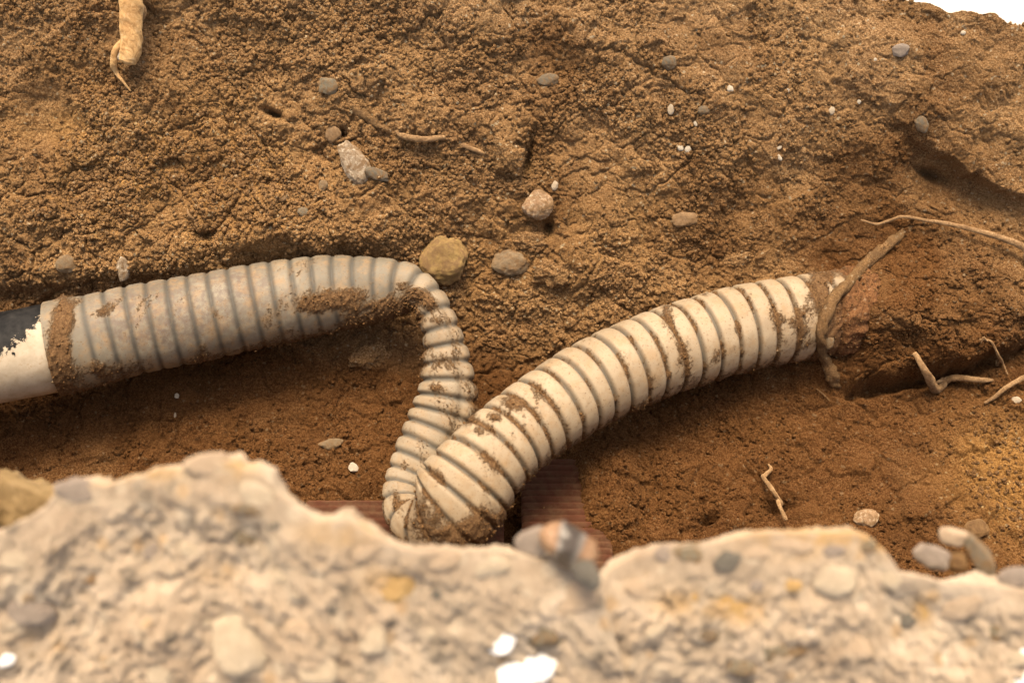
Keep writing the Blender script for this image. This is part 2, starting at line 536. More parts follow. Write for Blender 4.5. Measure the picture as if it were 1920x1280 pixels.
rad = 1 - gdeep[:, None] * groove[:, None] - (0.25 * gdeep * (2 * f - 1) ** 4)[:, None] + wobr
kz = sstep(i_kink1 + 5, i_kink1 + 70, spx) * (1 - sstep(i_kink2 - 90, i_kink2 - 20, spx))
near = np.exp(-((spx - i_kink1) / 60) ** 2) + np.exp(-((spx - i_kink2) / 70) ** 2)
rad = rad - 0.11 * kz[:, None] * np.exp(-((TH - 2.16) / 0.22) ** 2) - 0.05 * kz[:, None] * np.exp(-((TH - 1.2) / 0.4) ** 2)
rad = rad + 0.07 * near[:, None] * fbm(np.cos(TH) * 1.2 + SS * 40, np.sin(TH) * 1.2 + SS * 30, 205, 3)
# torn dents on the grey half
cufft = np.exp(-((spx - 42) / 10) ** 2)
rad = rad + 0.02 * cufft[:, None]
HV = P3[:, None, :] + S[:, None, :] * (A[:, None] * rad * np.cos(TH))[..., None] + N[:, None, :] * (B[:, None] * rad * np.sin(TH))[..., None]
HX, HY, HD = project(HV)
NRM = S[:, None, :] * (np.cos(TH) * B[:, None])[..., None] + N[:, None, :] * (np.sin(TH) * A[:, None])[..., None]
NRM /= np.linalg.norm(NRM, axis=-1)[..., None]

def hblob(cx, cy, sx, sy, rot=0.0, p=1.0):
    c_, s_ = math.cos(math.radians(rot)), math.sin(math.radians(rot))
    dx, dy = HX - cx, HY - cy
    a, b2 = (dx * c_ + dy * s_) / sx, (-dx * s_ + dy * c_) / sy
    return np.exp(-(a * a + b2 * b2) ** p)
ca, sa = np.cos(TH), np.sin(TH)
nlow = fbm(SS * 45 + ca * 1.1, sa * 1.6 + SS * 20, 211, 4)
nfine = fbm(SS * 260 + ca * 5, TH * 6, 221, 3)
al = along[:, None] * np.ones_like(TH)
dirt = -0.55 + 0.55 * nlow + 0.25 * nfine
dirt += sstep(0.6, 1.0, al) * groove[:, None] * (0.66 + 0.9 * nlow)                 # soil packed in the grooves of the cream half
low = np.clip(-ca if False else ca, -1, 1)                         # ca = +-1 at the two sides seen from above
# which side is the lower one in the picture
side_low = np.sign((S @ UP))[:, None] * ca * -1
dirt += 0.85 * sstep(0.74, 1.0, side_low) * (0.5 + 0.5 * sstep(i_kink2, i_kink2 + 100, spx))[:, None]
dirt += 0.55 * sstep(0.62, 0.95, side_low) * (1 - al) * sstep(330, 480, HX)
for (cx, cy, sx, sy, r, a) in ((108, 655, 18, 130, 8, 1.5), (122, 640, 22, 90, 10, .8), (140, 700, 40, 42, 0, 1.0), (185, 585, 70, 14, -20, .9), (625, 560, 62, 20, -6, 1.5), (588, 575, 24, 12, 0, 1.0),
                               (720, 580, 70, 26, -6, 1.4), (410, 592, 24, 12, 40, .9), (180, 680, 16, 20, 0, .9), (225, 690, 45, 20, -10, .8), (381, 655, 14, 24, 20, .9),
                               (770, 545, 34, 14, 30, .95), (800, 560, 24, 14, 60, .75), (815, 600, 26, 8, 0, .7), (822, 680, 24, 20, 10, .85), (816, 727, 14, 7, 0, 1.1),
                               (855, 660, 14, 60, 0, .45), (880, 750, 22, 60, 0, .45), (760, 872, 14, 16, 40, .6), (742, 935, 10, 20, 0, .4), (845, 1000, 70, 26, 0, 1.3), (800, 960, 26, 20, 30, .5),
                               (900, 985, 60, 34, -10, 1.0), (960, 755, 22, 12, 20, 1.25), (932, 782, 12, 10, 0, 1.1), (898, 808, 12, 9, 0, .9), (825, 890, 30, 12, 40, .9), (1255, 600, 9, 50, -22, .7),
                               (1280, 660, 12, 26, -10, .9), (1340, 660, 8, 26, 0, .6), (1455, 600, 10, 40, -18, .7), (1475, 600, 30, 10, 20, .6), (1505, 610, 16, 50, -15, .45), (1556, 600, 20, 110, -15, 1.4),
                               (1632, 590, 62, 120, 0, 2.0), (1700, 590, 90, 140, 0, 2.0), (1380, 612, 8, 12, 0, .7), (905, 860, 40, 10, 40, .55), (1020, 745, 40, 12, 40, .45), (1150, 700, 20, 40, -30, .4)):
    dirt += a * hblob(cx, cy, sx, sy, r, 1.0)
for (cx, cy, sx, sy, r, a) in ((165, 640, 24, 60, 0, 1.2), (300, 640, 60, 40, 0, .3), (1580, 530, 10, 14, -40, 1.6), (1632, 548, 12, 8, 50, 1.4), (1560, 540, 8, 14, -35, .8)):
    dirt -= a * hblob(cx, cy, sx, sy, r)
scuff = np.clip(hblob(275, 600, 110, 60, 0, 1.5) + hblob(440, 530, 70, 26, 0) + 0.7 * hblob(420, 590, 220, 70), 0, 1) * (1 - al)
DV = np.clip(dirt, -1, 1.5)
bury = sstep(1540, 1600, HX)
HV = HV + NRM * (bury * (0.0020 * fbm(SS * 60 + ca * 2, TH * 3, 231, 4) + 0.0016 * bumps(SS * 240, TH * 7.3, 241, 0.8)))[..., None]
HV = HV + NRM * (0.0011 * sstep(-0.05, 0.9, DV) * (1 + 0.9 * nfine))[..., None]

def hose_dirt(k, thr=0.0):
    n1 = k.noise(600, 4, 0.75)
    a = k.math('ADD', k.attr('dirt'), k.math('MULTIPLY', k.math('SUBTRACT', n1, 0.5), 2.4))
    m = k.ramp(a, [(0.0, (0, 0, 0)), (0.42, (1, 1, 1))])
    return m

k = NT('conduit_plastic')
grey = k.ramp(k.noise(26, 5, 0.6), [(0.3, (0.155, 0.132, 0.096)), (0.72, (0.28, 0.245, 0.182))])
cream = k.ramp(k.noise(30, 5, 0.6), [(0.3, (0.32, 0.24, 0.155)), (0.72, (0.43, 0.34, 0.23))])
c = k.mix(k.attr('along'), grey, cream)
sc = k.noise(240, 5, 0.7)
c = k.mix(k.math('MULTIPLY', k.attr('scuff'), k.ramp(sc, [(0.38, (0, 0, 0)), (0.58, (0.8, 0.8, 0.8))])), c, (0.145, 0.105, 0.083))
st = k.noise(95, 6, 0.75)
c = k.mix(k.ramp(st, [(0.47, (0, 0, 0)), (0.72, (0.75, 0.75, 0.75))]), c, (0.34, 0.21, 0.10))
sp = k.noise(700, 3, 0.7)
c = k.mix(k.ramp(sp, [(0.60, (0, 0, 0)), (0.67, (0.8, 0.8, 0.8))]), c, (0.16, 0.085, 0.035))
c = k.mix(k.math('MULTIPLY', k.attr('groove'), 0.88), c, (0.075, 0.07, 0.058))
dm = hose_dirt(k)
dc = k.ramp(k.noise(700, 3, 0.7), [(0.3, (0.075, 0.037, 0.016)), (0.55, (0.17, 0.092, 0.040)), (0.75, (0.30, 0.185, 0.088))])
sl = soil_colour(k)
sl = k.mix(0.95, sl, k.mix(1.0, sl, (0.66, 0.50, 0.42), 'MULTIPLY'))
dc = k.mix(k.attr('bury'), dc, sl)
film = k.ramp(k.math('ADD', k.attr('dirt'), k.math('MULTIPLY', k.noise(120, 6, 0.75, 0.6), 1.2)), [(0.25, (0, 0, 0)), (0.8, (0.6, 0.6, 0.6))])
c = k.mix(film, c, (0.27, 0.17, 0.085))
c = k.mix(dm, c, dc)
rgh = k.math('ADD', 0.58, k.math('MULTIPLY', dm, 0.4))
bmp = k.math('ADD', k.math('MULTIPLY', dm, k.math('ADD', 0.6, k.noise(900, 3, 0.7))), k.math('MULTIPLY', k.noise(220, 4, 0.6), 0.12))
M_HOSE = k.done(c, rgh, 0.28, bmp, 0.8, 0.0014)

base = P3[40]
hose = empty('corrugated_conduit', base, 'pale corrugated plastic conduit kinked into an S and smeared with soil', 'conduit')
fac = grid_faces(NR, NA, True)
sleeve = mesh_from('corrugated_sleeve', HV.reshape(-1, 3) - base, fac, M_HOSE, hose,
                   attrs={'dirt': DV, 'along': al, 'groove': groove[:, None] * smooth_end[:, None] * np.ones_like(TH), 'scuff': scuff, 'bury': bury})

# the conduit joins the depth buffer so that roots drape over it
hx_, hy_ = HX.ravel(), HY.ravel(); hd_ = project(HV)[2].ravel()
ok_ = (hx_ > -190) & (hx_ < 2100) & (hy_ > -100) & (hy_ < 1380)
np.minimum.at(zb, (((hx_[ok_] + 200) / ZS).astype(int), ((hy_[ok_] + 120) / ZS).astype(int)), hd_[ok_])
zsm = blur(np.minimum(zb, 1.6), 5)

# crumbs of soil stuck on the conduit
def crumbs_mesh(name, pts, nrm, radii, mat, parent=None, origin=np.zeros(3), sub=2, seed=3, red_v=None):
    rng = np.random.default_rng(seed)
    Vb, Fb = ico(sub)
    vs = []
    lib = []
    for q in range(24):
        kx = rng.normal(size=(5, 3)) * 1.7; phs = rng.uniform(0, 6.28, 5)
        dsp = 1 + 0.19 * sum(np.sin(Vb @ kx[i] * 2.0 + phs[i]) for i in range(5))
        lib.append(Vb * dsp[:, None] * rng.uniform(0.7, 1.25, 3))
    lib = np.array(lib)
    n = len(pts)
    pick = rng.integers(0, 24, n)
    q = rng.normal(size=(n, 4)); q /= np.linalg.norm(q, axis=1)[:, None]
    w, x_, y_, z_ = q.T
    R = np.stack([np.stack([1 - 2 * (y_ ** 2 + z_ ** 2), 2 * (x_ * y_ - z_ * w), 2 * (x_ * z_ + y_ * w)], -1),
                  np.stack([2 * (x_ * y_ + z_ * w), 1 - 2 * (x_ ** 2 + z_ ** 2), 2 * (y_ * z_ - x_ * w)], -1),
                  np.stack([2 * (x_ * z_ - y_ * w), 2 * (y_ * z_ + x_ * w), 1 - 2 * (x_ ** 2 + y_ ** 2)], -1)], 1)
    VV = np.einsum('nij,nvj->nvi', R, lib[pick]) * radii[:, None, None] + pts[:, None, :] + nrm[:, None, :] * (radii * 0.25)[:, None, None] - origin
    FF = (Fb[None] + (np.arange(n) * len(Vb))[:, None, None]).reshape(-1, 3)
    return mesh_from(name, VV.reshape(-1, 3), FF, mat, parent, attrs=None if red_v is None else {'red': np.repeat(red_v, len(Vb))})

prob = sstep(0.12, 0.7, DV) * (sa > -0.5)
prob = prob.ravel() / prob.sum()
pick = RNG.choice(len(prob), 4200, p=prob)
cr_r = 0.0003 + 0.0007 * RNG.random(len(pick)) ** 2.2
crust = crumbs_mesh('soil_crust', HV.reshape(-1, 3)[pick] + RNG.normal(size=(len(pick), 3)) * 0.0006, NRM.reshape(-1, 3)[pick], cr_r, M_CRUMB, hose, base, 1, 5, np.full(len(pick), 0.5))
crust['kind'] = 'stuff'

# ------------------------------------------------------------------ painted pipe pushed into the conduit
k = NT('peeling_paint')
pt = k.attr('paint')
n1 = k.noise(70, 6, 0.7, 0.6)
n1b = k.noise(260, 4, 0.8)
m = k.math('ADD', k.math('ADD', pt, k.math('MULTIPLY', k.math('SUBTRACT', n1, 0.5), 2.0)), k.math('MULTIPLY', k.math('SUBTRACT', n1b, 0.5), 1.5))
pm = k.ramp(m, [(0.47, (0, 0, 0)), (0.5, (1, 1, 1))])
wh = k.ramp(k.noise(60, 6, 0.65), [(0.3, (0.42, 0.345, 0.25)), (0.7, (0.56, 0.475, 0.36))])
wh = k.mix(k.ramp(k.noise(45, 6, 0.75), [(0.42, (0, 0, 0)), (0.7, (0.55, 0.55, 0.55))]), wh, (0.27, 0.18, 0.10))
wh = k.mix(k.ramp(k.noise(300, 4, 0.7), [(0.58, (0, 0, 0)), (0.72, (0.7, 0.7, 0.7))]), wh, (0.35, 0.22, 0.11))
bk = k.ramp(k.noise(120, 5, 0.7), [(0.4, (0.009, 0.009, 0.009)), (0.8, (0.04, 0.037, 0.034))])
c = k.mix(pm, bk, wh)
M_PAINT = k.done(c, k.math('ADD', 0.6, k.math('MULTIPLY', pm, 0.2)), 0.12, k.math('ADD', pm, k.math('MULTIPLY', n1, 0.1)), 0.6, 0.0008)
pp = np.array([at_z(-420, 748, .016), at_z(130, 646, .016)])
n1_, n2_ = 160, 120
tt = np.linspace(0, 1, n1_)
axis = pp[1] - pp[0]; axl = np.linalg.norm(axis); axis = axis / axl
cen = pp[0] + (pp[1] - pp[0]) * tt[:, None]
vd = CAM - cen; vd /= np.linalg.norm(vd, axis=1)[:, None]
s_ = np.cross(axis[None], vd); s_ /= np.linalg.norm(s_, axis=1)[:, None]; nn = np.cross(s_, axis[None])
aa = np.linspace(0, 2 * np.pi, n2_, endpoint=False)
R0 = 83 * 0.985 / FPX
cs, sn = np.cos(aa), np.sin(aa)
wobb = 1 + 0.012 * fbm(tt[:, None] * 6 + cs * 1.2, sn * 1.5 + tt[:, None] * 2, 301, 3)
pv = cen[:, None] + (s_[:, None] * cs[None, :, None] + nn[:, None] * sn[None, :, None]) * R0 * wobb[..., None]
qx, qy, _ = project(pv)
edge = np.interp(qx, [-400, 0, 40, 75, 95], [690, 664, 646, 600, 562])
paint = np.clip(0.5 + (qy - edge) / 55.0, -0.3, 1.3)
pipe = mesh_from('painted_pipe', pv.reshape(-1, 3), grid_faces(n1_, n2_, True), M_PAINT, attrs={'paint': paint})
tag(pipe, 'black rigid pipe with peeling white paint entering the left end of the conduit', 'pipe')

# ------------------------------------------------------------------ roots
def wood_mat(name, a, b2, c2, sc=1.0):
    k = NT(name)
    n0 = k.noise(260 * sc, 5, 0.7, 1.2)
    n2 = k.noise(60 * sc, 4, 0.6)
    c = k.ramp(n0, [(0.3, a), (0.55, b2), (0.75, c2)])
    c = k.mix(k.ramp(n2, [(0.45, (0, 0, 0)), (0.7, (0.6, 0.6, 0.6))]), c, a)
    return k.done(c, 0.85, 0.25, n0, 0.8, 0.0012)
M_ROOTP = wood_mat('pale_root_bark', (0.17, 0.09, 0.04), (0.38, 0.235, 0.115), (0.56, 0.39, 0.22), 1.6)
k = NT('soil_caked_root')
c = soil_colour(k)
c = k.mix(k.ramp(k.noise(130, 5, 0.75), [(0.42, (0, 0, 0)), (0.6, (0.8, 0.8, 0.8))]), c, (0.18, 0.108, 0.055))
M_ROOTB = k.done(c, 1.0, 0.05, k.math('ADD', k.noise(400, 5, 0.75), k.noise(1200, 3, 0.7)), 1.0, 0.002)
M_WOOD = wood_mat('peeled_root_wood', (0.34, 0.17, 0.06), (0.68, 0.44, 0.20), (0.78, 0.58, 0.34), 0.8)

def tube(points, radii, nseg=12, sub=10, rough=0.15, seed=1, caps=True):
    P = catmull(np.asarray(points, float), sub)
    r = np.interp(np.linspace(0, 1, len(P)), np.linspace(0, 1, len(radii)), radii)
    T = np.gradient(P, axis=0); T /= np.linalg.norm(T, axis=1)[:, None]
    vd = CAM - P; vd /= np.linalg.norm(vd, axis=1)[:, None]
    s = np.cross(T, vd); s /= np.linalg.norm(s, axis=1)[:, None]; n = np.cross(s, T)
    a = np.linspace(0, 2 * np.pi, nseg, endpoint=False)
    L = np.concatenate([[0], np.cumsum(np.linalg.norm(np.diff(P, axis=0), axis=1))])
    w = 1 + rough * fbm(L[:, None] * 140 + np.cos(a) * 1.0, np.sin(a) * 1.3 + L[:, None] * 50, 400 + seed, 3)
    V = P[:, None] + (s[:, None] * np.cos(a)[None, :, None] + n[:, None] * np.sin(a)[None, :, None]) * (r[:, None] * w)[..., None]
    V = V.reshape(-1, 3); F = grid_faces(len(P), nseg, True)
    if caps:
        V = np.vstack([V, P[0] - T[0] * r[0] * 0.4, P[-1] + T[-1] * r[-1] * 0.4])
        i0, i1 = len(V) - 2, len(V) - 1
        b0 = (len(P) - 1) * nseg
        q = np.arange(nseg); q2 = (q + 1) % nseg
        F = np.vstack([F, np.stack([np.full(nseg, i0), q, q2, q2], 1)[:, [0, 1, 2, 2]], np.stack([np.full(nseg, i1), b0 + q2, b0 + q, b0 + q], 1)])
        # degenerate quads are turned into triangles below
    return V, F

def quads_to_mesh(name, VFs, mat, parent=None, origin=np.zeros(3)):
    me = bpy.data.meshes.new(name)
    vs, fs, o = [], [], 0
    for V, F in VFs:
        vs += (V - origin).tolist()
        for q in F.tolist():
            q = [i + o for i in q]
            fs.append(q[:3] if q[2] == q[3] else q)
        o += len(V)
    me.from_pydata(vs, [], fs)
    me.polygons.foreach_set('use_smooth', np.ones(len(me.polygons), dtype=bool))
    me.materials.append(mat)
    ob = bpy.data.objects.new(name, me)
    C.objects.link(ob)
    if parent is not None: ob.parent = parent
    return ob

def soil_path(pts):
    return [on_soil(a, b2, l)[0] for a, b2, l in pts]
def px_r(p, d=1.0): return p * d / FPX

ROOT_G = 'roots poking out of the trench bank'
def root(name, pts, radii, mat, label, side=(), rough=0.2, seed=1, nseg=12):
    parts = [tube(soil_path(pts), [px_r(r) for r in radii], nseg, 10, rough, seed)]
    ob = quads_to_mesh(name, parts, mat)
    tag(ob, label, 'root', ROOT_G)
    for i, (sp, sr) in enumerate(side):
        quads_to_mesh('rootlet', [tube(soil_path(sp), [px_r(r) for r in sr], 8, 8, rough, seed + 5 + i)], mat, ob)
    return ob

root('root', [(1612, 410, .004), (1640, 417, .006), (1665, 408, .008), (1690, 404, .009), (1730, 413, .008), (1775, 427, .008), (1820, 445, .009), (1868, 462, .010), (1905, 476, .010), (1918, 495, .007), (1935, 515, 0.0)],
     [1.4, 2.6, 2.8, 3, 3.3, 3.8, 4.6, 6, 7, 7, 7], M_ROOTP, 'long thin pale root lying along the bank at far right', seed=2)
root('root', [(1725, 410, -.005), (1690, 440, -.002), (1650, 472, .001), (1620, 500, .001), (1590, 532, .001), (1562, 562, .001), (1541, 600, .003), (1536, 632, .003), (1545, 668, .002), (1560, 700, .001), (1568, 722, -.006)],
     [6, 10, 11, 10, 10, 11, 11, 9, 10, 13, 16], M_ROOTB, 'thick soil coated root draped over the buried end of the conduit', seed=3, rough=0.35, nseg=16)
root('root', [(1712, 662, .004), (1728, 682, .009), (1745, 705, .011), (1770, 715, .010), (1800, 722, .008), (1835, 721, .007), (1860, 714, .002)],
     [5, 7.5, 8.5, 7.5, 6.5, 5.5, 3], M_ROOTP, 'short forked brown root stub under the soil mound', side=[([(1775, 717, .010), (1760, 725, .008), (1742, 729, .005)], [4, 3.5, 2])], seed=4, rough=0.3)
root('root', [(1834, 636, .003), (1850, 637, .006), (1865, 650, .007), (1873, 666, .006), (1880, 684, .006), (1886, 704, .003)],
     [1.5, 2.2, 2.6, 2.8, 2.2, 1.2], M_ROOTP, 'wispy root hair hanging right of the soil mound',
     side=[([(1869, 658, .007), (1866, 672, .006), (1872, 683, .005)], [2, 2, 1.2]), ([(1845, 637, .006), (1839, 633, .006), (1836, 640, .005)], [1.5, 1.4, 1])], seed=5, nseg=8)
root('root', [(1846, 757, .001), (1866, 748, .004), (1885, 736, .006), (1900, 722, .008), (1914, 705, .010), (1930, 690, .010)],
     [2.5, 4, 4.5, 5, 5, 5], M_ROOTP, 'slender straight tan root at the right edge', seed=6)
root('root', [(1440, 872, .002), (1443, 882, .006), (1434, 893, .008), (1430, 906, .010), (1438, 925, .011), (1446, 945, .012), (1455, 968, .011), (1463, 988, .008)],
     [2, 3.6, 4, 4.2, 4.2, 4, 4, 3.5], M_ROOTP, 'crooked pale root standing above the right concrete chunk', seed=7)
root('root', [(735, 244, -.004), (755, 251, .003), (775, 255, .005), (800, 258, .005), (822, 258, .004), (838, 258, -.002)],
     [4, 5.5, 6, 6, 5.5, 4], M_ROOTP, 'short orange root section bare in the upper bank', seed=8)
root('root', [(856, 268, -.003), (875, 275, .002), (895, 283, .002), (912, 293, -.003)], [3, 4.5, 4.5, 3], M_ROOTP, 'small tan root tip beside the bare orange root section', seed=9)
root('root', [(640, 185, -.006), (662, 203, -.001), (685, 218, 0), (708, 234, 0), (730, 246, -.001), (752, 256, -.006)],
     [5, 7, 8, 7, 6, 4], M_ROOTB, 'dark buried root slanting down to the orange root section', rough=0.4, seed=10)
root('root', [(1026, 940, .006), (1024, 955, .012), (1029, 972, .016), (1027, 990, .016)], [1, 1.6, 1.8, 1.4], M_ROOTB, 'hair thin root in front of the ribbed brick', seed=11, nseg=6)
root('root', [(372, 418, -.002), (362, 405, .004), (356, 394, .003)], [1.5, 2.4, 1.5], M_ROOTP, 'tiny root tip above the dark hole at left', seed=12, nseg=6)
root('root', [(1530, 728, .002), (1545, 740, .003), (1556, 752, .002)], [1, 1.6, 1], M_ROOTB, 'hair thin root under the conduit burial point', seed=13, nseg=6)

# cut root stub hanging at the top left
q0, q1 = on_soil(246, -160, .016)[0], on_soil(256, 130, .014)[0]
p0 = [on_soil(244, -200, -.03)[0]] + [q0 + (q1 - q0) * t + RIGHT * px_r(w) for t, w in ((0, -4), (.25, 0), (.5, 3), (.7, 4), (.85, 4), (.94, 2), (1.0, -3))]
stub = quads_to_mesh('root_stub', [tube(p0, [px_r(r) for r in (25, 24, 23, 22, 21, 20, 20, 16)], 40, 16, 0.12, 30)], M_WOOD)
tag(stub, 'thick pale broken root stub hanging down at the top left', 'root')
sp = soil_path([(246, 88, .018), (240, 110, .017), (236, 128, .013), (235, 142, .009), (240, 158, .005), (246, 172, .001)])
quads_to_mesh('splinter', [tube(sp, [px_r(r) for r in (5, 7, 7, 4, 2.5, 1.5)], 10, 8, 0.25, 31)], M_WOOD, stub)
sp = soil_path([(232, -80, .018), (236, -20, .022), (240, 40, .024), (243, 90, .021)])
quads_to_mesh('bark_strip', [tube(sp, [px_r(r) for r in (4, 5, 5, 2)], 10, 10, 0.3, 33)], M_ROOTP, stub)

# ------------------------------------------------------------------ stones
def stone_mat(name, a, b2, sc=60, spec=0.25, flecks=None, rough=0.85, soil=False):
    k = NT(name)
    n0 = k.noise(sc, 6, 0.65, 0.4)
    c = k.ramp(n0, [(0.32, a), (0.68, b2)])
    n2 = k.noise(sc * 7, 4, 0.7)
    c = k.mix(k.ramp(n2, [(0.58, (0, 0, 0)), (0.7, (0.5, 0.5, 0.5))]), c, tuple(v * 0.45 for v in a))
    if flecks:
        c = k.mix(k.ramp(k.noise(sc * 5, 4, 0.7), [(0.52, (0, 0, 0)), (0.58, (0.9, 0.9, 0.9))]), c, flecks)
    if soil:
        c = k.mix(k.ramp(k.noise(150, 5, 0.75, 0.5), [(0.42, (0, 0, 0)), (0.58, (0.9, 0.9, 0.9))]), c, (0.21, 0.122, 0.056))
    return k.done(c, rough, spec, k.math('ADD', n0, k.math('MULTIPLY', n2, 0.5)), 0.8, 0.0014)
SM = {
    'yellow': stone_mat('yellow_stone', (0.22, 0.135, 0.05), (0.40, 0.27, 0.105), 90, soil=True),
    'taupe': stone_mat('taupe_stone', (0.19, 0.135, 0.08), (0.29, 0.215, 0.13), 80, soil=True),
    'grey': stone_mat('grey_stone', (0.14, 0.122, 0.086), (0.25, 0.22, 0.155), 120, soil=True),
    'bluegrey': stone_mat('bluegrey_stone', (0.13, 0.105, 0.072), (0.21, 0.178, 0.128), 100, soil=True),
    'white': stone_mat('white_chip', (0.42, 0.36, 0.27), (0.62, 0.55, 0.44), 100, soil=False),
    'tan': stone_mat('tan_stone', (0.22, 0.135, 0.07), (0.33, 0.215, 0.115), 90, soil=True),
    'speck': stone_mat('speckled_stone', (0.30, 0.18, 0.10), (0.42, 0.28, 0.16), 80, flecks=(0.52, 0.41, 0.28), soil=True),
    'marble': stone_mat('pale_weathered_stone', (0.26, 0.19, 0.12), (0.44, 0.36, 0.26), 70, flecks=(0.58, 0.49, 0.37), soil=True),
    'brown': stone_mat('brown_clod', (0.13, 0.07, 0.03), (0.26, 0.15, 0.065), 120),
    'orange': stone_mat('orange_stone', (0.34, 0.205, 0.075), (0.46, 0.315, 0.145), 60),
    'cream': stone_mat('cream_stone', (0.37, 0.295, 0.205), (0.52, 0.43, 0.315), 50),
    'peach': stone_mat('peach_stone', (0.36, 0.265, 0.175), (0.47, 0.36, 0.255), 50),
    'mauve': stone_mat('mauve_grey_stone', (0.21, 0.165, 0.13), (0.33, 0.27, 0.215), 50),
    'slate': stone_mat('dark_slate_stone', (0.085, 0.073, 0.058), (0.19, 0.17, 0.135), 70),
    'sun_patch': stone_mat('sun_patch_white', (0.86, 0.85, 0.82), (0.90, 0.89, 0.87), 40),  # near-white colour stands in for direct sun on the concrete
    'gloss': stone_mat('polished_brown_stone', (0.20, 0.10, 0.05), (0.40, 0.24, 0.13), 40, 0.6, None, 0.3),
}

def stone_verts(sub, dims, seed, angular=0.5, lumps=0.12):
    V, F = ico(sub)
    rng = np.random.default_rng(seed)
    V = V.copy()
    for _ in range(int(4 + angular * 14)):                     # plane cuts
        n = rng.normal(size=3); n /= np.linalg.norm(n)
        d = rng.uniform(0.72, 0.93)
        t = np.maximum(V @ n - d, 0)
        V -= n[None] * t[:, None] * (0.55 + 0.42 * angular)
    off = Vector(rng.uniform(-50, 50, 3).tolist())
    nz = np.array([mnoise.fractal(Vector((v * 1.3).tolist()) + off, 0.6, 2.1, 6) for v in V])
    V = V * (1 + lumps * nz)[:, None]
    return V * np.asarray(dims), F

def stone(name, px, py, hw, hh, mat, label, cat='stone', spin=0.0, sink=0.25, thick=0.7, angular=0.5, seed=0, group=None, sub=4, lumps=0.14):
    p, n = on_soil(px, py)
    d = depth_at(px, py)
    nv = CAM - p; nv /= np.linalg.norm(nv)
    n = n * 0.45 + nv * 0.55
    a, b2 = px_r(hw, d), px_r(hh, d)
    th_ = thick * min(a, b2)
    if cat == 'stone chip': a, b2, th_ = a * .85, b2 * .85, th_ * .6
    V, F = stone_verts(sub, (a, b2, th_), 1000 + seed, angular, lumps)
    R = frame_from(n, math.radians(spin))
    n = R[:, 2]
    o = mesh_from(name, V @ R.T, F, SM[mat])
    o.location = p + n * th_ * (1 - 2 * (sink + 0.07))
    tag(o, label, cat, group)
    return o

SG = 'stones lodged in the soil'
stone('stone', 829, 493, 50, 44, 'yellow', 'rounded yellow stone behind the upper kink of the conduit', seed=1, spin=35, sink=.12, thick=.8, angular=.35, group=SG, sub=5)
stone('stone', 954, 496, 35, 28, 'taupe', 'blocky taupe stone right of the rounded yellow stone', seed=2, spin=-8, sink=.25, angular=.9, group=SG, sub=5)
stone('stone', 1008, 386, 31, 27, 'speck', 'speckled pinkish stone in the middle of the bank', seed=3, spin=20, sink=.3, angular=.4, group=SG, sub=5)
stone('stone', 666, 306, 24, 46, 'marble', 'long pale weathered stone slanting in the left bank', seed=4, spin=28, sink=.25, angular=.7, group=SG, sub=5)
stone('stone', 706, 326, 28, 12, 'bluegrey', 'flat grey flake touching the long pale weathered stone', seed=44, spin=-20, sink=.3, angular=.7, group=SG)
stone('stone', 616, 163, 21, 18, 'grey', 'angular grey stone in the upper left bank', seed=5, spin=-25, sink=.2, angular=1, group=SG)
stone('stone', 624, 252, 15, 17, 'tan', 'brown pebble above the long pale weathered stone', seed=6, sink=.3, group=SG)
stone('stone', 1026, 152, 22, 13, 'bluegrey', 'flat blue grey stone high in the middle bank', seed=7, spin=10, sink=.35, angular=.8, group=SG)
stone('stone', 1254, 118, 14, 14, 'bluegrey', 'round blue grey pebble high in the bank', seed=8, sink=.35, group=SG)
stone('stone', 1284, 412, 25, 15, 'tan', 'smooth tan oval pebble above the right conduit run', seed=9, spin=8, sink=.35, angular=.2, group=SG)
stone('stone', 230, 506, 12, 26, 'marble', 'upright pale flake above the left conduit end', seed=10, spin=-4, sink=.4, angular=.4, group=SG)
stone('stone', 124, 495, 20, 18, 'taupe', 'half buried round brown stone at the left bank foot', seed=11, sink=.4, angular=.3, group=SG)
stone('stone', 1689, 95, 16, 13, 'mauve', 'mauve grey stone on the upper right slope', seed=12, sink=.3, group=SG)
stone('stone', 1728, 232, 12, 18, 'bluegrey', 'narrow grey stone at the shaded lip on the right', seed=13, spin=25, sink=.35, group=SG)
stone('stone', 1625, 972, 24, 18, 'speck', 'pale speckled stone just above the right concrete chunk', seed=14, sink=.3, group=SG)
stone('stone', 620, 832, 24, 10, 'taupe', 'flat dull stone lying on the trench floor at left', seed=15, spin=10, sink=.35, group=SG)
stone('stone', 1830, 990, 24, 18, 'brown', 'dark brown stone in the ochre soil at lower right', seed=16, sink=.35, group=SG)
stone('stone', 606, 348, 9, 11, 'taupe', 'small brown pebble left of the long pale weathered stone', seed=17, sink=.3, group=SG)
stone('stone', 568, 398, 11, 9, 'grey', 'small grey pebble above the left conduit run', seed=18, sink=.3, group=SG)
stone('stone', 529, 372, 8, 7, 'tan', 'small tan pebble near the grey pebble over the left conduit run', seed=19, sink=.3, group=SG)
stone('stone', 1040, 348, 6, 9, 'cream', 'tiny cream pebble above the speckled pinkish stone', seed=20, spin=-10, sink=.25, group=SG)
stone('stone', 1553, 640, 10, 14, 'taupe', 'pale pebble pressed into the mound beside the draped root', seed=21, sink=.3, angular=.2, group=SG)
stone('stone', 1320, 208, 12, 9, 'bluegrey', 'small grey pebble in the right middle bank', seed=22, sink=.35, group=SG)
stone('stone', 1905, 750, 10, 7, 'cream', 'small pale pebble at the right edge beside the straight root', seed=23, sink=.3, group=SG)
CG = 'white chips scattered in the bank'
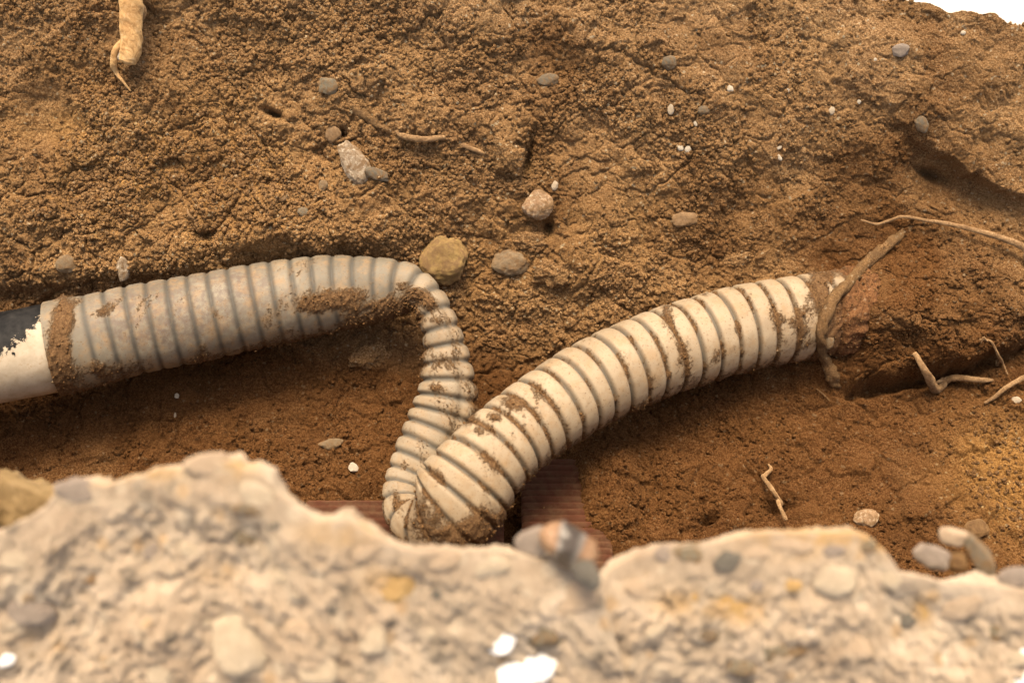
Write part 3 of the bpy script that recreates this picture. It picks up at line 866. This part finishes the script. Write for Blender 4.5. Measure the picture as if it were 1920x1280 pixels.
for (px, py, a, b2, sp_, s, lab) in ((1369, 167, 8, 8, 0, 60, 'roundest white chip high in the right bank'), (1276, 277, 8, 9, 20, 61, 'left one of two white chips side by side in the bank'),
        (1290, 280, 7, 8, -30, 62, 'right one of two white chips side by side in the bank'), (1461, 295, 5, 9, 40, 63, 'slim white shell sliver in the right bank'),
        (1461, 277, 6, 4, 30, 64, 'dull cream chip just above the slim white shell sliver'), (1477, 170, 5, 5, 0, 65, 'small cream chip right of the roundest white chip'),
        (1559, 208, 8, 9, -30, 66, 'cream chip on the right slope left of the shaded lip'), (1611, 191, 5, 5, 0, 67, 'small white chip nearest the shaded lip'),
        (1304, 232, 4, 6, 20, 68, 'small curved white chip over the pair of chips'), (663, 876, 11, 12, 10, 69, 'white chip on the dark trench floor left of the lower kink'),
        (1258, 205, 8, 14, -10, 70, 'upright cream chip in the upper bank over the right conduit run'), (224, 106, 6, 8, 0, 71, 'white chip left of the broken root stub'),
        (1641, 112, 4, 4, 0, 72, 'tiny white chip on the upper right slope'), (1806, 62, 6, 5, 0, 73, 'white chip near the top right rim'),
        (332, 742, 6, 6, 0, 74, 'tiny white chip on the floor below the left conduit run'), (328, 778, 3, 6, 0, 75, 'sliver of cream chip on the floor under the left run')):
    stone('stone_chip', px, py, a, b2, 'white' if 'white' in lab else 'cream', lab, 'stone chip', sp_, .2, .8, .9, s, CG, 3)
CLG = 'soil clods on the bank'
for (px, py, a, b2, sp_, s, lab) in ((955, 292, 30, 36, 8, 80, 'large upright soil clod with a dark crack on its right'), (690, 668, 34, 22, 20, 81, 'soil clod on the floor left of the vertical conduit section'),
        (995, 452, 30, 17, -10, 82, 'flattened soil clod above the blocky taupe stone'), (300, 462, 15, 14, 0, 83, 'small soil clod above the left conduit run'),
        (1040, 510, 36, 28, 12, 84, 'reddish broad soil clod right of the blocky taupe stone'), (1385, 485, 26, 13, 14, 85, 'long soil clod above the right conduit run')):
    stone('soil_clod', px, py, a, b2, 'brown', lab, 'soil clod', sp_, .42, .7, .3, s, CLG, 5, 0.42)
for o in bpy.data.objects:
    if o.name.startswith('soil_clod'):
        o.data.materials[0] = M_CRUMB

# loose crumbs of soil on the bank and floor
PR = ((0.3 + 0.7 * wall) * np.maximum(rough - 0.2, 0) ** 1.5 * vis * (inside.reshape(U.shape)) * (0.25 + patch) * (np.gradient(US)[:, None] < 0.002) * (np.gradient(VS)[None, :] < 0.002)).ravel()
PR = PR / PR.sum()
pick = RNG.choice(len(PR), 60000, p=PR)
rr = 0.00055 + 0.0015 * RNG.random(len(pick)) ** 3.0
nrm3 = np.stack([np.zeros_like(U), NY, NZ], -1).reshape(-1, 3)
cm = crumbs_mesh('soil_crumbs', tv.reshape(-1, 3)[pick], nrm3[pick], rr, M_CRUMB, sub=1, seed=9, red_v=red.ravel()[pick])
tag(cm, 'loose brown crumbs scattered over the trench soil', 'soil', None, 'stuff')

# ------------------------------------------------------------------ clay bricks under the conduit
k = NT('terracotta')
c = k.ramp(k.noise(45, 5, 0.6), [(0.3, (0.075, 0.027, 0.013)), (0.7, (0.13, 0.047, 0.024))])
c = k.mix(k.ramp(k.noise(120, 5, 0.7), [(0.42, (0, 0, 0)), (0.62, (0.85, 0.85, 0.85))]), c, (0.13, 0.066, 0.034))
M_BRICK = k.done(c, 0.9, 0.2, k.noise(400, 4, 0.7), 0.5, 0.001)
def brick(x0, x1, y0, y1, ztop, h, label, ribs=True, tilt=0.0):
    nx, ny = 60, 260
    gx = np.linspace(x0, x1, nx); gy = np.linspace(y0, y1, ny)
    X, Y = np.meshgrid(gx, gy, indexing='ij')
    f = ((Y - y0) / 0.0052) % 1.0
    rib = 0.0016 * np.clip(np.sin(f * np.pi) ** 0.5, 0, 1) if ribs else 0.0003 * np.sin(f * 6.28)
    e = np.minimum(np.minimum(X - x0, x1 - X), np.minimum(Y - y0, y1 - Y))
    Z = ztop + rib - 0.003 * np.exp(-e / 0.0012) + 0.0004 * fbm(X * 90, Y * 90, 501, 3) + (X - x0) * tilt
    top = np.stack([X, Y, Z], -1).reshape(-1, 3)
    F = grid_faces(nx, ny)
    # side skirts and base
    ring = [i * ny for i in range(nx)] + [(nx - 1) * ny + j for j in range(1, ny)] + [i * ny + ny - 1 for i in range(nx - 2, -1, -1)] + [j for j in range(ny - 2, 0, -1)]
    low = top[ring].copy(); low[:, 2] = ztop - h
    n0 = len(top); m = len(ring)
    sk = np.array([[ring[a], n0 + a, n0 + (a + 1) % m, ring[(a + 1) % m]] for a in range(m)])
    cen_ = np.array([[(x0 + x1) / 2, (y0 + y1) / 2, ztop - h]])
    V = np.vstack([top, low, cen_])
    bs = np.array([[n0 + a, n0 + m, n0 + (a + 1) % m, n0 + (a + 1) % m] for a in range(m)])
    org = np.array([(x0 + x1) / 2, (y0 + y1) / 2, ztop - h])
    o = quads_to_mesh('clay_brick', [(V, np.vstack([F, sk, bs]))], M_BRICK, None, org)
    o.location = org
    return tag(o, label, 'brick', 'clay bricks on the trench floor')
bl = at_z(978, 1000, -.052); tr = at_z(1140, 852, -.052)
brick(bl[0], tr[0], bl[1] - .03, tr[1], -.0555, .06, 'ribbed red clay brick right of the lower kink')
bl = at_z(560, 1010, -.052); tr = at_z(945, 925, -.052)
brick(bl[0], tr[0], bl[1] - .03, tr[1], -.0575, .06, 'smoother dusty red clay brick under the lower kink', False)

# ------------------------------------------------------------------ broken concrete on the near edge
k = NT('broken_concrete')
n0 = k.noise(22, 7, 0.65, 0.3)
c = k.ramp(n0, [(0.30, (0.30, 0.222, 0.152)), (0.5, (0.43, 0.335, 0.24)), (0.70, (0.57, 0.465, 0.355))])
c = k.mix(k.ramp(k.noise(60, 5, 0.7), [(0.55, (0, 0, 0)), (0.7, (0.75, 0.75, 0.75))]), c, (0.47, 0.39, 0.29))
c = k.mix(k.ramp(k.noise(34, 5, 0.7, 0.8), [(0.62, (0, 0, 0)), (0.72, (0.4, 0.4, 0.4))]), c, (0.22, 0.175, 0.12))
c = k.mix(k.ramp(k.noise(17, 5, 0.65, 0.5), [(0.46, (0, 0, 0)), (0.66, (0.4, 0.4, 0.4))]), c, (0.30, 0.255, 0.195))
c = k.mix(k.ramp(k.noise(190, 4, 0.75), [(0.55, (0, 0, 0)), (0.66, (0.7, 0.7, 0.7))]), c, (0.20, 0.16, 0.11))
vn = k.n('ShaderNodeTexVoronoi'); vn.inputs['Scale'].default_value = 95
k.l(k.coord(), vn.inputs['Vector'])
vs_ = k.n('ShaderNodeSeparateColor'); k.l(vn.outputs['Color'], vs_.inputs[0])
core = k.ramp(vn.outputs['Distance'], [(0.30, (1, 1, 1)), (0.42, (0, 0, 0))])
c = k.mix(k.math('MULTIPLY', core, k.math('MULTIPLY', k.math('GREATER_THAN', vs_.outputs[0], 0.78), 0.6)), c, (0.52, 0.435, 0.325))
c = k.mix(k.math('MULTIPLY', core, k.math('MULTIPLY', k.math('LESS_THAN', vs_.outputs[0], 0.16), 0.75)), c, (0.19, 0.155, 0.115))
c = k.mix(k.math('MULTIPLY', core, k.math('MULTIPLY', k.math('GREATER_THAN', vs_.outputs[1], 0.88), 0.7)), c, (0.40, 0.27, 0.15))
c = k.mix(k.math('MULTIPLY', k.attr('stain'), k.ramp(k.noise(45, 5, 0.7), [(0.4, (0, 0, 0)), (0.6, (1, 1, 1))])), c, (0.42, 0.255, 0.095))
M_CONC = k.done(c, 0.95, 0.2, k.math('ADD', k.noise(60, 5, 0.6), k.math('MULTIPLY', k.noise(260, 4, 0.7), 0.5)), 0.7, 0.004)
k = NT('ochre_concrete')
c = k.ramp(k.noise(40, 6, 0.65), [(0.3, (0.17, 0.105, 0.045)), (0.55, (0.28, 0.19, 0.09)), (0.75, (0.38, 0.28, 0.17))])
M_CONCY = k.done(c, 0.95, 0.2, k.noise(120, 6, 0.7), 0.9, 0.004)

def chunk(name, ridge, d_ridge, mat, label, seed, stains=(), slope=50.0, amp=1.0, left_cut=None, right_cut=None, front=0.27):
    """a lump of concrete: ridge line as in the photo, a face sloping down to the camera side, a steep back"""
    ridge = np.array(ridge, float)
    nx = int((ridge[-1, 0] - ridge[0, 0]) / 3.2)
    rx = np.linspace(ridge[0, 0], ridge[-1, 0], nx)
    ry = np.interp(rx, ridge[:, 0], ridge[:, 1]) + 13 * amp
    rp = np.array([at_d(a, b2, d_ridge + 0.012 * math.sin(a * 0.006 + seed)) for a, b2 in zip(rx, ry)])
    nf, nt, nb = 200, 24, 60
    sl = math.radians(slope)
    rows = []
    fr = np.linspace(front, 0, nf, endpoint=False)
    for q in fr:
        dome = 0.018 * (1 - math.exp(-q / 0.03))                   # shoulder just under the ridge
        rows.append(np.stack([np.zeros(nx), np.full(nx, -q * math.cos(sl) * 1.0), np.full(nx, -q * math.sin(sl) + dome * 0.15)], 1))
    bk_ = np.linspace(0, 0.20, nb)
    for q in bk_:
        rows.append(np.stack([np.zeros(nx), np.full(nx, 0.012 * (1 - math.exp(-q / 0.01)) + q * 0.22), np.full(nx, -q * 0.97)], 1))
    off = np.array(rows)                                            # (nr, nx, 3)
    V = rp[None] + off
    # ends fall away
    W = V.copy()
    arcv = np.concatenate([-fr, bk_])[:, None] * np.ones((1, nx))
    Xw = rp[None, :, 0] * np.ones((len(arcv), 1))
    n = 0.009 * fbm(Xw * 13, arcv * 13, 600 + seed, 2) + 0.0034 * fbm(Xw * 45, arcv * 45, 610 + seed, 3) + 0.0020 * fbm(Xw * 170, arcv * 170, 620 + seed, 3)
    d1_, dd_, ci_ = cells(Xw * 38 + 0.3 * fbm(Xw * 40, arcv * 40, 3, 2), arcv * 38, 630 + seed)
    n += 0.0035 * (ci_ - 0.5)
    _a, dd2_, ci2_ = cells(Xw * 95 + 0.25 * fbm(Xw * 90, arcv * 90, 4, 2), arcv * 95, 660 + seed)
    n += 0.0018 * (ci2_ - 0.5)
    n += 0.5 * bumps(Xw / 0.022, arcv / 0.022, 640 + seed, 0.35) * 0.010
    n -= 0.008 * bumps(Xw / 0.030, arcv / 0.030, 670 + seed, 0.35, 0.08, 0.3) + 0.0012 * fbm(Xw * 330, arcv * 330, 680 + seed, 3)
    keep = 0.45 + 0.55 * sstep(0.0, 0.03, np.abs(arcv))            # keep the traced ridge
    n = n * amp * keep
    nf_ = np.array([0, -math.sin(sl), math.cos(sl)]); nb_ = np.array([0, 0.97, 0.22])
    wgt = sstep(-0.02, 0.02, arcv)[..., None]
    nn_ = nf_ * (1 - wgt) + nb_ * wgt
    W = V + nn_ * n[..., None]
    for cut, sgn in ((left_cut, -1), (right_cut, 1)):
        if cut is None: continue
        qx, qy, _ = project(W)
        cpts = np.array(cut, float)
        edge_ = np.interp(qy, cpts[:, 1], cpts[:, 0])
        e = (qx - edge_) * sgn                                       # > 0 outside
        W[..., 2] -= 0.045 * sstep(-6, 30, e)
        W[..., 1] += 0.02 * sstep(-6, 30, e)
    qx, qy, qd = project(W)
    stn = np.zeros(qx.shape)
    for (cx, cy, sx, sy, a) in stains:
        stn += a * np.exp(-((qx - cx) / sx) ** 2 - ((qy - cy) / sy) ** 2)
    org = np.array([W[..., 0].mean(), W[..., 1].mean(), 0.12])
    o = mesh_from(name, W.reshape(-1, 3) - org, grid_faces(len(arcv), nx)[:, ::-1], mat, attrs={'stain': np.clip(stn, 0, 1)})
    o.location = org
    tag(o, label, 'concrete chunk', 'broken concrete along the near trench edge')
    return o, qx, qy, W, org, n

RL = [(-420, 1010), (-150, 1000), (0, 988), (30, 970), (80, 945), (107, 914), (125, 903), (160, 896), (200, 898), (250, 881), (300, 868), (335, 868), (350, 858), (375, 852), (440, 858), (452, 874), (480, 876), (505, 893), (515, 915), (550, 937), (600, 966),
      (650, 966), (700, 995), (765, 1017), (850, 1022), (930, 1020), (960, 1026), (1025, 1042), (1060, 1050), (1080, 1074), (1100, 1092), (1125, 1102), (1150, 1125), (1200, 1160)]
RR = [(1040, 1150), (1085, 1112), (1130, 1082), (1145, 1056), (1195, 1032), (1245, 1016), (1310, 1012), (1350, 1005), (1410, 993), (1490, 988), (1560, 988), (1605, 986), (1645, 1004), (1675, 1034), (1688, 1056), (1725, 1066), (1770, 1077), (1830, 1080),
      (1870, 1086), (1920, 1100), (2050, 1120), (2350, 1160)]
RY = [(-420, 880), (-100, 878), (0, 890), (40, 902), (90, 921), (112, 945), (150, 985)]
chL = chunk('concrete_chunk', RL, 0.655, M_CONC, 'big broken concrete chunk filling the lower left foreground', 1,
            stains=[(250, 890, 120, 20, .7), (440, 880, 30, 20, .9), (740, 1090, 60, 30, .7), (640, 1000, 70, 30, .6), (400, 1070, 60, 20, .5), (60, 1200, 70, 30, .4)],
            right_cut=[(1130, 1000), (1132, 1120), (1145, 1170), (1165, 1230), (1190, 1330), (1230, 1500)])
chR = chunk('concrete_chunk', RR, 0.672, M_CONC, 'broken concrete chunk in the lower right foreground behind the crack', 2,
            stains=[(1540, 1000, 130, 26, .9), (1640, 1010, 40, 40, .8), (1390, 1140, 70, 30, 1), (1270, 1130, 50, 30, .6), (1730, 1140, 20, 30, .9), (1480, 1030, 60, 20, .6)],
            left_cut=[(1060, 1000), (1060, 1500)])
chY = chunk('concrete_chunk', RY, 0.73, M_CONCY, 'ochre stained concrete lump at the far left behind the big chunk', 3, right_cut=[(112, 900), (120, 960), (140, 1100)])

def pebble_in(ch, px, py, hw, hh, mat, seed, spin=0.0, out=0.25, label=None, thick=0.7, angular=0.4, name='pebble'):
    o, qx, qy, W, org, n = ch
    i = np.argmin((qx - px) ** 2 + (qy - py) ** 2 + 1e6 * (np.arange(qx.shape[0])[:, None] > 203))
    p = W.reshape(-1, 3)[i]
    d = (p - CAM) @ FWD
    nv = CAM - p; nv /= np.linalg.norm(nv)
    a, b2 = px_r(hw, d), px_r(hh, d)
    th_ = thick * min(a, b2)
    V, F = stone_verts(4 if hw > 16 else 3, (a, b2, th_), 2000 + seed, angular, 0.16)
    R = frame_from(nv * 0.7 + np.array([0, -.5, .6]) * 0.4, math.radians(spin))
    c_ = p + R[:, 2] * th_ * (out * 1.3 - 0.9) - org
    q = mesh_from(name, V @ R.T, F, SM[mat], o)
    q.location = c_
    if label: q['label'] = label
    return q

for args in ((143, 922, 40, 26, 'mauve', 1, -15, .45), (58, 1142, 46, 34, 'mauve', 2, 0, .35), (392, 872, 50, 22, 'peach', 3, 8, .3), (488, 925, 36, 30, 'cream', 4, -20, .25), (475, 952, 44, 12, 'bluegrey', 24, -4, .2),
             (742, 1098, 42, 34, 'orange', 5, 25, .4), (450, 1210, 48, 66, 'cream', 6, 20, .3), (516, 987, 16, 12, 'slate', 7, 0, .2), (300, 1262, 26, 36, 'cream', 8, 0, .3), (360, 1030, 26, 16, 'cream', 9, -20, .25),
             (290, 1035, 22, 20, 'mauve', 10, 0, .25), (530, 1080, 20, 16, 'cream', 11, 0, .3), (600, 1260, 36, 28, 'cream', 12, 0, .3), (390, 1165, 22, 14, 'cream', 13, 20, .3), (830, 1050, 34, 22, 'peach', 14, 12, .25),
             (910, 1060, 46, 26, 'cream', 15, 0, .2), (460, 1010, 24, 16, 'grey', 16, 0, .2), (800, 1190, 18, 12, 'cream', 17, 0, .3), (330, 1240, 30, 18, 'peach', 18, 0, .2), (1070, 1120, 50, 34, 'peach', 19, 10, .25),
             (1020, 1180, 44, 36, 'grey', 20, 0, .12), (820, 1115, 14, 10, 'slate', 21, 0, .25), (140, 1166, 11, 10, 'slate', 22, 0, .2), (625, 1140, 13, 9, 'slate', 23, 0, .2), (30, 1050, 30, 20, 'cream', 25, 0, .25),
             (690, 1030, 36, 16, 'peach', 26, 30, .3), (175, 1080, 22, 14, 'tan', 27, 0, .2), (560, 1180, 26, 18, 'peach', 28, 0, .2), (700, 1200, 24, 30, 'cream', 29, 0, .2), (60, 1232, 20, 14, 'grey', 30, 0, .2)):
    pebble_in(chL, *args)
for args in ((1366, 1052, 30, 20, 'slate', 51, 20, .35), (1562, 1084, 40, 36, 'cream', 52, -15, .5), (1385, 1140, 40, 20, 'orange', 53, -30, .35), (1478, 1022, 52, 16, 'peach', 54, -6, .3), (1418, 1036, 26, 16, 'peach', 55, 8, .3),
             (1668, 1082, 22, 26, 'cream', 56, 20, .4), (1480, 1100, 24, 12, 'orange', 57, 0, .35), (1300, 1040, 36, 22, 'grey', 58, 0, .2), (1250, 1040, 26, 18, 'mauve', 59, 0, .25), (1305, 1115, 16, 14, 'orange', 60, 0, .35),
             (1228, 1180, 20, 12, 'cream', 61, 40, .35), (1420, 1095, 16, 12, 'mauve', 62, 0, .35), (1780, 1130, 60, 30, 'peach', 63, 8, .2), (1690, 1160, 26, 16, 'slate', 64, 0, .15), (1600, 1210, 40, 22, 'peach', 65, -30, .2),
             (1460, 1215, 50, 30, 'grey', 66, 0, .12), (1330, 1190, 20, 14, 'bluegrey', 67, 0, .25), (1740, 1195, 24, 16, 'cream', 68, 0, .3), (1860, 1180, 34, 22, 'grey', 69, 0, .15), (1730, 1142, 10, 20, 'orange', 70, 10, .3),
             (1620, 1020, 22, 14, 'grey', 71, 0, .25), (1900, 1235, 26, 16, 'cream', 72, 0, .3), (1560, 1030, 26, 14, 'mauve', 73, 0, .25), (1200, 1100, 30, 18, 'peach', 74, 0, .2), (1390, 1250, 26, 16, 'grey', 75, 0, .2)):
    pebble_in(chR, *args)
pebble_in(chR, 1512, 1176, 26, 9, 'white', 90, -38, .5, 'elongated bluish white chip', .8, .9, 'chip')
for ch, px, py, a, b2, s in ((chL, 936, 1202, 30, 24, 95), (chL, 975, 1262, 80, 34, 96), (chL, 2, 1236, 26, 14, 97), (chR, 1912, 1272, 50, 16, 98), (chR, 1918, 1222, 22, 10, 99)):  # patches of sunlight on the concrete, put in as near-white lumps
    pebble_in(ch, px, py, a, b2, 'sun_patch', s, 8, .35, 'bright sun patch built as a white lump', .5, .7, 'sun_patch_lump')

# pebbles lying in the notches of the concrete edge
def loose(px, py, d, hw, hh, thick, mat, label, seed, spin=0, angular=0.6, group='loose stones on the concrete edge', tiltn=None):
    p = at_d(px, py, d)
    nv = CAM - p; nv /= np.linalg.norm(nv)
    a, b2 = px_r(hw, d), px_r(hh, d)
    V, F = stone_verts(5, (a, b2, thick * min(a, b2)), 3000 + seed, angular, 0.1)
    R = frame_from(nv if tiltn is None else tiltn, math.radians(spin))
    o = mesh_from('stone', V @ R.T, F, SM[mat] if isinstance(mat, str) else mat)
    o.location = p
    return tag(o, label, 'stone', group)
k = NT('banded_stone')
wv = k.n('ShaderNodeTexWave'); wv.inputs['Scale'].default_value = 13; wv.inputs['Distortion'].default_value = 4.0; wv.inputs['Detail'].default_value = 3
k.l(k.coord(), wv.inputs['Vector'])
c = k.ramp(wv.outputs['Fac'], [(0.15, (0.06, 0.045, 0.033)), (0.4, (0.18, 0.16, 0.135)), (0.65, (0.22, 0.12, 0.06)), (0.95, (0.34, 0.20, 0.11))])
M_BAND = k.done(c, 0.35, 0.5, k.noise(90, 4, 0.6), 0.3, 0.002)
loose(1066, 1022, .655, 58, 42, .9, M_BAND, 'banded brown and grey stone at the notch between the concrete chunks', 1, -30, .5)
loose(1004, 1016, .668, 38, 28, .9, 'mauve', 'grey brown angular stone left of the banded stone', 2, 10, .8)
loose(1100, 1074, .65, 26, 34, .9, 'slate', 'dark stone under the banded stone in the crack', 3, 30, .7)
loose(1788, 1006, .72, 28, 21, .9, 'peach', 'pale pink pebble topping the small pile on the right edge', 4, -15, .5)
loose(1750, 1042, .715, 38, 25, .9, 'mauve', 'mauve grey stone under the pale pink pebble', 5, -20, .8)
loose(1838, 1040, .715, 19, 50, .9, 'bluegrey', 'upright grey sliver leaning against the pile on the right edge', 6, 28, .9)
loose(1792, 1052, .722, 26, 20, .9, 'brown', 'dark brown stone in the middle of the right edge pile', 7, 0, .6)
loose(1904, 1082, .69, 36, 20, .9, 'mauve', 'grey white pebble on the concrete at the right frame edge', 8, 10, .4)
print('verts', sum(len(o.data.vertices) for o in bpy.data.objects if o.type == 'MESH'))
